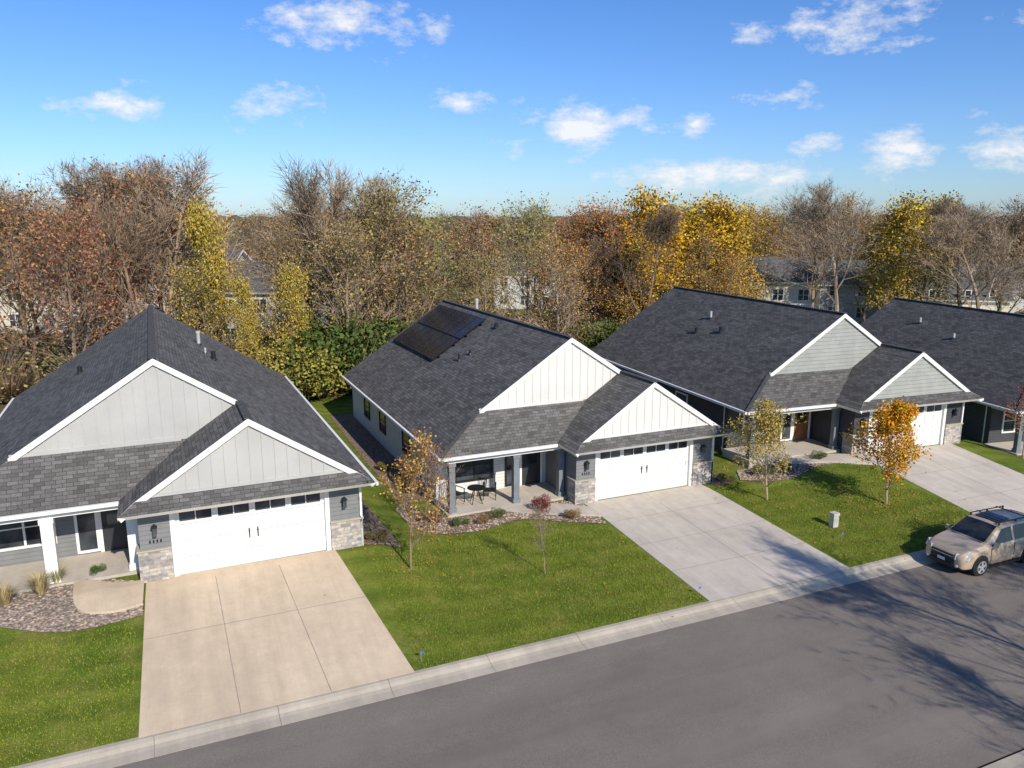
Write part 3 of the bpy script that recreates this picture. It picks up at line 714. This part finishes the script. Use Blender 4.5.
def hills():
    V=[];F=[];nb=260;rows_=[(200,-2),(260,3),(330,6),(450,8),(620,10.5),(900,12),(1300,4)]
    R2=random.Random(8)
    for r,(D,z) in enumerate(rows_):
        for i in range(nb+1):
            a=math.radians(YAW-75+150*i/nb);DD=D*R2.uniform(.96,1.04)
            zz=z+(R2.uniform(-1.6,2.2)+1.5*math.sin(i*.11+r))*(1 if r else 0)
            V.append((CX+DD*math.sin(a),CY+DD*math.cos(a),zz))
    for r in range(len(rows_)-1):
        for i in range(nb): k=r*(nb+1)+i;F.append((k,k+nb+1,k+nb+2,k+1))
    m,t,p=mat('wooded_hills',1,.05)
    g=t.n('NewGeometry').outputs['Position']
    c=t.ramp(t.noise(g,.06,6,.7),[(.3,(.13,.13,.10)),(.5,(.23,.18,.14)),(.62,(.31,.22,.13)),(.75,(.20,.19,.15))])
    t.l(c,p.inputs['Base Color']);bump(t,p,t.noise(g,.3,5,.7),1,3)
    me=bpy.data.meshes.new('hills');me.from_pydata(V,[],F);me.materials.append(m);o=bpy.data.objects.new('hills',me);COL.objects.link(o)
hills()
# ---------------------------------------------------------------- distant houses
def far_house(x,y,rz,w,d,hh,wallm,rh=2.6):
    E=empty('distant_house',(x,y,h(x,y)-.2),rz)
    mb=MB();mb.box(-w/2,w/2,-d/2,d/2,0,hh,wallm)
    mb.poly([(-w/2,-d/2+.01,hh),(-w/2,d/2-.01,hh),(-w/2,0,hh+rh-.15)],wallm,(-1,0,0));mb.poly([(w/2,-d/2+.01,hh),(w/2,d/2-.01,hh),(w/2,0,hh+rh-.15)],wallm,(1,0,0));mb.obj('walls',E)
    mb=MB()
    for k in ('shingle','soffit','white'): mb.mi(k)
    mb.poly([(-w/2-.4,-d/2-.5,hh-.2),(w/2+.4,-d/2-.5,hh-.2),(w/2+.4,0,hh+rh),(-w/2-.4,0,hh+rh)],'shingle',(0,0,1))
    mb.poly([(-w/2-.4,d/2+.5,hh-.2),(w/2+.4,d/2+.5,hh-.2),(w/2+.4,0,hh+rh),(-w/2-.4,0,hh+rh)],'shingle',(0,0,1))
    o=mb.obj('roof',E);s=o.modifiers.new('s','SOLIDIFY');s.thickness=.2;s.offset=-1;s.material_offset=1;s.material_offset_rim=2
    mb=MB()
    n=int(w/3)
    for lv in range(2 if hh>4 else 1):
        for i in range(n):
            xc=-w/2+(i+.5)*w/n;window(mb,xc-.6,xc+.6,1.0+lv*2.8,2.3+lv*2.8,-d/2,'white',1)
        window(mb,-.6,.6,1.0+lv*2.8,2.3+lv*2.8,-w/2,'white',1,'x',-1)
    mb.obj('windows',E)
    mb=MB();mb.box(w*.1,w*.1+3.6,-d/2-3,-d/2-.01,2.5,2.65,'white')
    for xx in (w*.1+.1,w*.1+3.4): mb.box(xx,xx+.15,-d/2-2.9,-d/2-2.75,0,2.49,'white')
    for k in range(13): mb.box(w*.1+k*.29,w*.1+k*.29+.05,-d/2-2.95,-d/2-2.9,2.65,3.6,'white')
    mb.box(w*.1,w*.1+3.6,-d/2-2.97,-d/2-2.88,3.6,3.68,'white')
    mb.obj('deck',E)
for b,D,rz,w,d,hh,m in [(-22.6,92,-.3,13,9,6.4,'sid_far'),(-17.9,84,-.2,12,9,6.0,'sid_tan'),(18.2,106,-.35,9,9,6.2,'sid_tan'),(24.3,116,-.4,14,10,5.4,'sid_far'),(28.4,112,-.45,13,10,4.2,'sid_tan'),(-28.5,100,-.2,14,9,6,'sid_tan'),(2,125,-.4,13,9,6,'sid_white'),(21.4,128,-.5,13,9,5,'sid_far'),(32,118,-.6,13,9,5,'sid_far')]:
    x,y=site(b,D);far_house(x,y,rz-.2,w,d,hh,m)
# ---------------------------------------------------------------- young street trees
def young(name,x,y,ht,col,seed,leaf_n,ls,l1=.30,start=.28,tr=.06,ang=(25,48),rz=0):
    me,zm=tree_mesh(name+'_mesh',seed,H=5,tr=tr,start=start,l1=l1,nb=(2,2,2,2),ang=ang,twig=.28,tw=.014,leaf_n=leaf_n,leaf_s=ls,leafspread=.22,up=.1)
    o=place(me,zm,name,x,y,ht,col,None,seed*.7+rz);return o
young('maple_tree',11.55,-5.35,5.0,(.62,.32,.02),101,9500,.12,.42,.20,.07,rz=3.14)
young('maple_tree',7.15,-2.75,4.9,(.42,.32,.08),102,6000,.11,.42,.2,.06)
young('maple_tree',-9.7,-3.8,5.2,(.50,.29,.055),103,1500,.10,.34,.15,.05,(22,42))
young('sapling_tree',-5.15,-5.2,2.9,(.30,.09,.04),104,60,.09,.26,.35,.035)
young('maple_tree',-7.75,-.7,3.8,(.40,.14,.06),105,500,.09,.42,.1,.04,(30,60))
young('maple_tree',25.6,-2.2,4.4,(.42,.13,.07),106,1500,.12)
for i,(x,y,ht) in enumerate([(8.2,-25.5,12),(13.5,-24.5,11),(17,-28,13),(4.5,-27,10)]):
    me,zm=bare[(i*2+5)%8];place(me,zm,'bare_tree',x,y,ht,rz=i*1.3)
# ---------------------------------------------------------------- plants
def grass_clump(x,y,s,col,seed,n=260):
    R3=random.Random(seed);V=[];F=[]
    for _ in range(n):
        a=R3.uniform(0,6.28);r=R3.uniform(0,.15);L=R3.uniform(.6,1.1);out=R3.uniform(.15,.75);w=.008;k=len(V)
        ca,sa=math.cos(a),math.sin(a)
        b=Vector((ca*r,sa*r,0));m=b+Vector((ca*out*.4,sa*out*.4,L*.6));t=b+Vector((ca*out,sa*out,L*(1-out*.4)));sd=Vector((-sa,ca,0))*w
        V.extend([tuple(b-sd),tuple(b+sd),tuple(m+sd),tuple(m-sd),tuple(t)]);F+=[(k,k+1,k+2,k+3),(k+3,k+2,k+4)]
    me=bpy.data.meshes.new('ornamental_grass');me.from_pydata(V,[],F);me.materials.append(M['leaf']);o=bpy.data.objects.new('ornamental_grass',me);COL.objects.link(o)
    o.scale=(s,s,s);o.location=(x,y,h(x,y)+.03);o.color=tuple(col)+(1,)
for i,(x,y,s) in enumerate([(-21.2,-1.6,.85),(-20.8,-1.0,.7),(-22.1,-2.0,.8),(-22.8,-1.4,.85),(-23.6,-1.9,.8)]): grass_clump(x,y,s,((.42,.33,.16),(.34,.33,.13))[i%2],i)
def shrub(name,x,y,s,col,i,sx=1.1): me,zm=bush[i%3];place(me,zm,name,x,y,s,col,None,i,sx,h(x,y)+.02)
for i,(x,y,s,c) in enumerate([(-2.9,-.3,.7,(.20,.05,.045)),(-2.0,-1.3,.45,(.28,.18,.08)),(-6.6,-.3,.45,(.11,.15,.05)),(-5.6,-.35,.4,(.28,.18,.08)),(-4.9,-.2,.45,(.12,.15,.05)),(-7.6,.5,.55,(.22,.10,.07)),(-19.7,-.8,.35,(.09,.14,.04)),(-24.5,-1.7,.6,(.13,.16,.05)),
    (9.0,-.3,.6,(.12,.15,.05)),(10.3,-.4,.5,(.18,.08,.05)),(12.5,-.4,.5,(.1,.13,.04)),(-10.4,-1.8,.5,(.15,.12,.05)),(-7.5,5,.6,(.12,.15,.05)),(-7.5,8,.5,(.18,.15,.05)),(6.8,-.3,.5,(.15,.13,.05))]): shrub('shrub',x,y,s,c,i)
def litter():
    R4=random.Random(9);V=[];F=[]
    src=[(11.55,-5.35,2.4,420),(7.15,-2.75,2.4,150),(-9.4,-3.6,1.8,150),(-7.7,-.7,1.6,120),(-2.5,-5.8,3,80),(9,-6,5,110),(1,-9.5,8,40)]
    for (x,y,s,n) in src:
        for _ in range(n):
            px=R4.gauss(x,s*.6);py=R4.gauss(y,s*.5)
            if py>-.6 or py<-9.6: continue
            if -.9<px<5.7 and R4.random()<.8: continue
            z=(h(px,py) if py>-9.0 else -.46)+.045;s_=R4.uniform(.025,.055);a=R4.uniform(0,6.3);k=len(V)
            for q in range(4): V.append((px+s_*math.cos(a+q*1.57),py+s_*.7*math.sin(a+q*1.57),z+R4.uniform(-.01,.03)))
            F.append((k,k+1,k+2,k+3))
    me=bpy.data.meshes.new('fallen_leaves');me.from_pydata(V,[],F);me.materials.append(M['litter']);o=bpy.data.objects.new('fallen_leaves',me);COL.objects.link(o)
litter()
# ---------------------------------------------------------------- furniture and small things
M['util']=plain('utility_beige',(.50,.48,.40),.6)
M['blue']=plain('blue_paint',(.02,.15,.5),.5)
mb=MB();mb.box(-.14,.14,-.12,.12,0,.5,'util');mb.box(-.16,.16,-.14,.14,.502,.62,'util');mb.box(-.09,.09,-.126,-.121,.12,.4,'grey')
mb.obj('utility_pedestal',bevel=.03).location=(7.75,-6.05,h(7.75,-6.05))
def flag(x,y):
    mb=MB();mb.cyl((0,0,0),(0,0,.35),.004,'grey',5);mb.poly([(0,0,.35),(.1,.01,.34),(.1,.0,.27),(0,0,.27)],'blue');mb.obj('marker_flag').location=(x,y,h(x,y))
flag(-10.9,-8.7);flag(-1.0,-8.6);flag(7,-7.2)
def chair(x,y,rz):
    E=empty('patio_chair',(x,y,.10),rz)
    mb=MB()
    mb.box(-.26,.26,-.25,.25,.38,.42,'black')
    mb.obj('seat',E,bevel=.01)
    mb=MB()
    for k in range(6): xx=-.22+k*.088;mb.beam((xx,.25,.44),(xx,.38,1.0),.035,.015,'black')
    mb.beam((-.26,.385,1.01),(.26,.385,1.01),.04,.03,'black');mb.obj('backrest',E)
    mb=MB()
    for sx in (-.27,.27):
        mb.beam((sx,-.25,0),(sx,-.25,.62),.03,.03,'black',(0,1,0));mb.beam((sx,.25,0),(sx,.3,.64),.03,.03,'black',(0,1,0));mb.beam((sx,-.28,.63),(sx,.3,.65),.05,.02,'black')
    mb.obj('legs',E)
chair(-5.9,2.1,math.radians(25));chair(-4.35,2.0,math.radians(-25))
E=empty('patio_table',(-5.1,1.7,.10));mb=MB();mb.cyl((0,0,.68),(0,0,.71),.4,'black',24);mb.obj('top',E)
mb=MB()
for k in range(4): a=k*math.pi/2+.6;mb.beam((.32*math.cos(a),.32*math.sin(a),0),(.1*math.cos(a),.1*math.sin(a),.68),.025,.025,'black')
mb.obj('legs',E)
# ---------------------------------------------------------------- SUV
def suv(loc,rz):
    E=empty('parked_suv',loc,rz)
    M['paint']=plain('car_paint_tan',(.53,.41,.28),.3,.5,.04,3,.12,.6)
    M['cglass']=glass('car_glass',(.012,.014,.016));M['tyre']=plain('tyre_rubber',(.022,.022,.022),.85,.2);M['rim']=plain('alloy_rim',(.55,.55,.56),.3,.5,.1,metal=.5)
    M['plast']=plain('black_plastic',(.03,.03,.03),.6,.3);M['lamp']=plain('headlamp_lens',(.62,.63,.64),.12,.7,.1);M['tail']=plain('tail_lamp',(.35,.02,.02),.2,.6,.1);M['plate']=plain('licence_plate',(.6,.62,.65),.5)
    st=[(0.0,.60,.36,.62,.48,.72),(.06,.76,.25,.70,.60,.82),(.20,.84,.22,.82,.66,.93),(.50,.885,.22,.92,.72,1.03),(.90,.90,.22,.97,.74,1.08),(1.18,.905,.22,1.0,.75,1.12),
        (1.55,.91,.22,1.01,.70,1.36),(1.95,.91,.22,1.02,.645,1.60),(2.05,.91,.22,1.02,.64,1.635),(2.62,.91,.22,1.03,.64,1.685),(2.74,.91,.22,1.03,.64,1.685),(3.42,.91,.22,1.05,.635,1.675),(3.54,.91,.22,1.06,.63,1.665),
        (4.08,.90,.24,1.08,.61,1.63),(4.24,.89,.26,1.08,.59,1.58),(4.40,.87,.28,1.05,.64,1.20),(4.46,.85,.30,.98,.70,1.02),(4.53,.79,.34,.72,.66,.78),(4.55,.70,.40,.60,.55,.66)]
    V=[];F=[];mi=[];mats=['paint','cglass','plast']
    def sec(s):
        x,w,zb,zt,wr,zr=s
        zs=zt-.07 if zt-.07>zb+(zt-zb)*.5 else zt-.03
        half=[(0,zb),(w*.86,zb),(w*.97,zb+.08),(w,zb+(zt-zb)*.4),(w*.985,zs),(w*.945,zt),(wr+.03,zr-.075 if zr-zt>.2 else zr-.02),(wr*.86,zr),(0,zr+.025)]
        return [(x,-a,b) for a,b in half]+[(x,a,b) for a,b in half[-2:0:-1]]
    N=16
    for s in st: V+=sec(s)
    for i in range(len(st)-1):
        for j in range(N):
            a=i*N+j;b=i*N+(j+1)%N;F.append((a,b,b+N,a+N))
            jj=j if j<8 else 15-j
            mi.append(2 if jj in (0,1) else 0)
    F.append(tuple(range(N))[::-1]);mi.append(2);F.append(tuple((len(st)-1)*N+k for k in range(N)));mi.append(0)
    me=bpy.data.meshes.new('body');me.from_pydata(V,[],F)
    for k in mats: me.materials.append(M[k])
    me.polygons.foreach_set('material_index',mi);me.polygons.foreach_set('use_smooth',[True]*len(F))
    bm=bmesh.new();bm.from_mesh(me);bmesh.ops.recalc_face_normals(bm,faces=bm.faces)
    cl=bm.edges.layers.float.get('crease_edge') or bm.edges.layers.float.new('crease_edge')
    for e in bm.edges:
        a,b=[v.index%N for v in e.verts]
        if a==b and a in (5,11): e[cl]=.75
        if a==b and a in (6,10): e[cl]=.7
        ia,ib=[v.index//N for v in e.verts]
        if ia==ib and ia in (5,7): e[cl]=.6
    bm.to_mesh(me);bm.free()
    o=bpy.data.objects.new('body',me);COL.objects.link(o);o.parent=E;sub=o.modifiers.new('s','SUBSURF');sub.levels=2;sub.render_levels=2
    def secpt(x,j,u):
        i=max(k for k in range(len(st)-1) if st[k][0]<=x);t=(x-st[i][0])/(st[i+1][0]-st[i][0])
        A=sec(st[i]);B=sec(st[i+1])
        p=Vector(A[j]).lerp(Vector(A[j+1]),u);q=Vector(B[j]).lerp(Vector(B[j+1]),u);return p.lerp(q,t)
    mb=MB()
    def sidewin(c,sy):
        n=6
        def P(s,t):
            xl=c[0][0]+(c[1][0]-c[0][0])*s;ul=c[0][1]+(c[1][1]-c[0][1])*s
            xu=c[3][0]+(c[2][0]-c[3][0])*s;uu=c[3][1]+(c[2][1]-c[3][1])*s
            p=secpt(xl+(xu-xl)*t,5,ul+(uu-ul)*t);return (p.x,(p.y-.006)*(1 if sy<0 else -1),p.z+.004)
        for a in range(n):
            for b in range(3):
                mb.poly([P(a/n,b/3),P((a+1)/n,b/3),P((a+1)/n,(b+1)/3),P(a/n,(b+1)/3)],'cglass',(0,sy,0.3))
    for sy in (-1,1):
        sidewin([(1.42,.07),(2.60,.07),(2.60,.93),(2.10,.93)],sy)
        sidewin([(2.72,.07),(3.44,.07),(3.48,.93),(2.72,.93)],sy)
        sidewin([(3.56,.07),(4.12,.12),(4.06,.88),(3.60,.93)],sy)
    n=8
    def Wn(s,t,x0,x1,lift):
        x=x0+(x1-x0)*t;i=max(k for k in range(len(st)-1) if st[k][0]<=x);tt=(x-st[i][0])/(st[i+1][0]-st[i][0])
        wr=st[i][4]+(st[i+1][4]-st[i][4])*tt;zr=st[i][5]+(st[i+1][5]-st[i][5])*tt
        yy=(s*2-1)*(wr*.93);return (x+lift[0],yy,zr+.025-.025*abs(s*2-1)**1.5+lift[1])
    for a in range(n):
        for b in range(6):
            mb.poly([Wn(a/n,b/6,1.24,1.97,(-.012,.012)),Wn((a+1)/n,b/6,1.24,1.97,(-.012,.012)),Wn((a+1)/n,(b+1)/6,1.24,1.97,(-.012,.012)),Wn(a/n,(b+1)/6,1.24,1.97,(-.012,.012))],'cglass',(-1,0,1))
            mb.poly([Wn(.08+.84*a/n,b/6,4.25,4.40,(.015,.012)),Wn(.08+.84*(a+1)/n,b/6,4.25,4.40,(.015,.012)),Wn(.08+.84*(a+1)/n,(b+1)/6,4.25,4.40,(.015,.012)),Wn(.08+.84*a/n,(b+1)/6,4.25,4.40,(.015,.012))],'cglass',(1,0,.3))
    mb.hexa([(2.2,-.42,1.66),(2.9,-.42,1.69),(2.9,.42,1.69),(2.2,.42,1.66),(2.2,-.42,1.70),(2.9,-.42,1.728),(2.9,.42,1.728),(2.2,.42,1.70)],'cglass')
    mb.obj('windows',E)
    for k,(x,sy) in enumerate([(.90,-1),(.90,1),(3.56,-1),(3.56,1)]):
        mb=MB();yo=sy*.93;yi=sy*.70
        mb.cyl((x,sy*.55,.38),(x,sy*.915,.38),.405,'plast',32)
        mb.cyl((x,yi,.345),(x,yo,.345),.345,'tyre',36)
        mb.cyl((x,yo,.345),(x,yo+sy*.012,.345),.335,'tyre',36,.30)
        mb.cyl((x,yo+sy*.004,.345),(x,yo+sy*.014,.345),.235,'plast',28)
        for q in range(5):
            a=q*2*math.pi/5+.3;mb.beam((x,yo+sy*.022,.345),(x+.225*math.cos(a),yo+sy*.022,.345+.225*math.sin(a)),.085,.02,'rim',(0,1,0))
        n2=28
        for q in range(n2):
            a0=q*2*math.pi/n2;a1=(q+1)*2*math.pi/n2
            mb.poly([(x+r*math.cos(a),yo+sy*.026,.345+r*math.sin(a)) for r,a in ((.205,a0),(.24,a0),(.24,a1),(.205,a1))],'rim',(0,sy,0))
        mb.cyl((x,yo,.345),(x,yo+sy*.035,.345),.05,'rim',14)
        mb.obj('wheel_%d'%(k+1),E)
    mb=MB()
    for sy in (-1,1):
        mb.hexa([(.00,sy*.50,.64),(.20,sy*.88,.68),(.32,sy*.86,.70),(.10,sy*.50,.66),(.03,sy*.50,.83),(.34,sy*.885,.90),(.44,sy*.80,.93),(.16,sy*.50,.88)],'lamp')
        mb.hexa([(4.32,sy*.80,.88),(4.49,sy*.80,.88),(4.47,sy*.87,.88),(4.32,sy*.90,.88),(4.26,sy*.68,1.25),(4.38,sy*.70,1.25),(4.36,sy*.78,1.25),(4.24,sy*.82,1.25)],'tail')
        mb.cyl((-.01,sy*.58,.40),(.06,sy*.58,.40),.05,'lamp',14)
    mb.obj('lights',E)
    mb=MB()
    mb.box(-.03,.06,-.44,.44,.64,.78,'plast');mb.box(-.04,.03,-.48,.48,.30,.42,'plast');mb.box(-.045,-.031,-.42,.42,.70,.725,'rim');mb.box(-.055,-.036,-.15,.15,.47,.58,'plate')
    mb.obj('grille',E,bevel=.01)
    mb=MB()
    for sy in (-1,1):
        y=sy*.913
        mb.box(1.36,3.1,min(y,y+sy*.012),max(y,y+sy*.012),.44,.50,'paint')
        mb.box(1.32,3.14,min(sy*.86,sy*.905),max(sy*.86,sy*.905),.20,.30,'plast')
        for x in (1.40,2.66,3.36): mb.box(x-.006,x+.006,min(y-sy*.03,y+sy*.001),max(y-sy*.03,y+sy*.001),.32,.98,'plast')
        for x in (2.45,3.16): mb.box(x-.09,x+.09,min(y-sy*.02,y+sy*.022),max(y-sy*.02,y+sy*.022),.87,.90,'paint')
        mb.beam((2.1,sy*.57,1.74),(4.0,sy*.56,1.71),.035,.03,'plast')
        for x in (2.13,3.05,3.97): mb.box(x-.03,x+.03,sy*.565-.02,sy*.565+.02,1.63,1.73,'plast')
        mb.hexa([(1.46,sy*.90,1.02),(1.60,sy*.90,1.02),(1.58,sy*1.10,1.05),(1.48,sy*1.10,1.05),(1.46,sy*.92,1.18),(1.60,sy*.92,1.18),(1.58,sy*1.09,1.17),(1.48,sy*1.09,1.17)],'paint')
    for x in (2.45,3.55): mb.beam((x,-.57,1.765),(x,.57,1.765),.05,.025,'plast')
    mb.beam((1.19,-.6,1.13),(1.19,.6,1.13),.05,.02,'plast')
    mb.obj('trim',E,bevel=.006)
    return E
suv((8.65,-10.35,-.497),math.radians(0))
# ---------------------------------------------------------------- world
w=bpy.data.worlds.new('World');S.world=w;w.use_nodes=True;nt=w.node_tree;nt.nodes.clear();t=NT(nt)
try:
    w.cycles.sampling_method='MANUAL';w.cycles.sample_map_resolution=256
except Exception: pass
SUN_EL=math.radians(34)
sd=Vector((math.sin(math.radians(9)),-math.cos(math.radians(9)),0))*math.cos(SUN_EL)+Vector((0,0,math.sin(SUN_EL)))
sky=t.n('TexSky');sky.sky_type='NISHITA';sky.sun_disc=False;sky.sun_elevation=SUN_EL;sky.sun_rotation=math.atan2(sd.x,sd.y);sky.air_density=1.0;sky.dust_density=.3;sky.ozone_density=2.0
tc=t.n('TexCoord').outputs['Generated'];sp=t.n('SeparateXYZ');t.l(tc,sp.inputs[0])
az=t.math('ARCTAN2',sp.outputs[0],sp.outputs[1]);el=t.math('ARCSINE',sp.outputs[2])
cv=t.n('CombineXYZ');t.l(az,cv.inputs[0]);t.l(t.math('MULTIPLY',el,1.9),cv.inputs[1])
cp=t.n('CombineXYZ');t.l(az,cp.inputs[0]);t.l(el,cp.inputs[1])
def azel(u,v):
    x=(u-512)/785.4;y=(384-v)/785.4;p=math.radians(12.04);fw=math.cos(p)+y*math.sin(p);dz=-math.sin(p)+y*math.cos(p)
    return math.radians(YAW)+math.atan2(x,fw),math.atan2(dz,math.hypot(x,fw))
tot=None
for u,v,a,b in [(582,128,66,26),(715,174,82,20),(907,152,34,20),(1003,146,36,22),(815,147,22,12),(275,110,32,20),(120,104,42,16),(208,178,18,12),(465,104,30,12),(790,98,30,11),(695,125,16,12),(350,25,80,20),(860,25,80,18)]:
    A,B=azel(u,v)
    s1=t.n('VectorMath',operation='SUBTRACT');t.l(cp.outputs[0],s1.inputs[0]);s1.inputs[1].default_value=(A,B,0)
    s2=t.n('VectorMath',operation='MULTIPLY');t.l(s1.outputs[0],s2.inputs[0]);s2.inputs[1].default_value=(785.4/a,785.4/b,0)
    s3=t.n('VectorMath',operation='LENGTH');t.l(s2.outputs[0],s3.inputs[0])
    e=s3.outputs['Value']
    tot=e if tot is None else t.math('MINIMUM',tot,e)
tot=t.math('MAXIMUM',t.math('SUBTRACT',1.0,tot),-1.0)
ns=t.n('TexNoise',i_Scale=17.0,i_Detail=6.0,i_Roughness=.66);t.l(cv.outputs[0],ns.inputs['Vector'])
den=t.math('ADD',t.math('MULTIPLY',tot,.85),t.math('MULTIPLY',t.math('SUBTRACT',ns.outputs[0],.5),4.0))
cm=t.mapr(den,.0,1.0,0,.92)
hz=t.mapr(el,-.02,.30,1,0)
tint=t.mix(hz,(.40,.69,1.12),(.58,.76,1.12))
skyc=t.mix(1.0,sky.outputs[0],tint,'MULTIPLY')
shade=t.mapr(t.math('ADD',t.math('MULTIPLY',ns.outputs[0],1.0),t.math('MULTIPLY',tot,.2)),.35,.75,5.4,7.3)
cc=t.n('CombineColor');t.l(shade,cc.inputs[0]);t.l(t.math('MULTIPLY',shade,1.01),cc.inputs[1]);t.l(t.math('MULTIPLY',shade,1.04),cc.inputs[2])
fin=t.mix(cm,skyc,cc.outputs[0])
bg=t.n('Background',i_Strength=.13);t.l(fin,bg.inputs[0]);o=t.n('OutputWorld');t.l(bg.outputs[0],o.inputs[0])
sl=bpy.data.lights.new('sun','SUN');sl.energy=5.0;sl.angle=math.radians(.5);sl.color=(1,.93,.81)
so=bpy.data.objects.new('sun',sl);COL.objects.link(so);so.rotation_euler=sd.to_track_quat('Z','Y').to_euler()
cam=bpy.data.cameras.new('camera');cam.lens=36*785.43/1024;cam.sensor_width=36;cam.clip_end=9000;cam.clip_start=.1
co=bpy.data.objects.new('camera',cam);COL.objects.link(co);co.location=(CX,CY,CZ);co.rotation_euler=(math.radians(90-12.04),0,math.radians(-YAW));S.camera=co
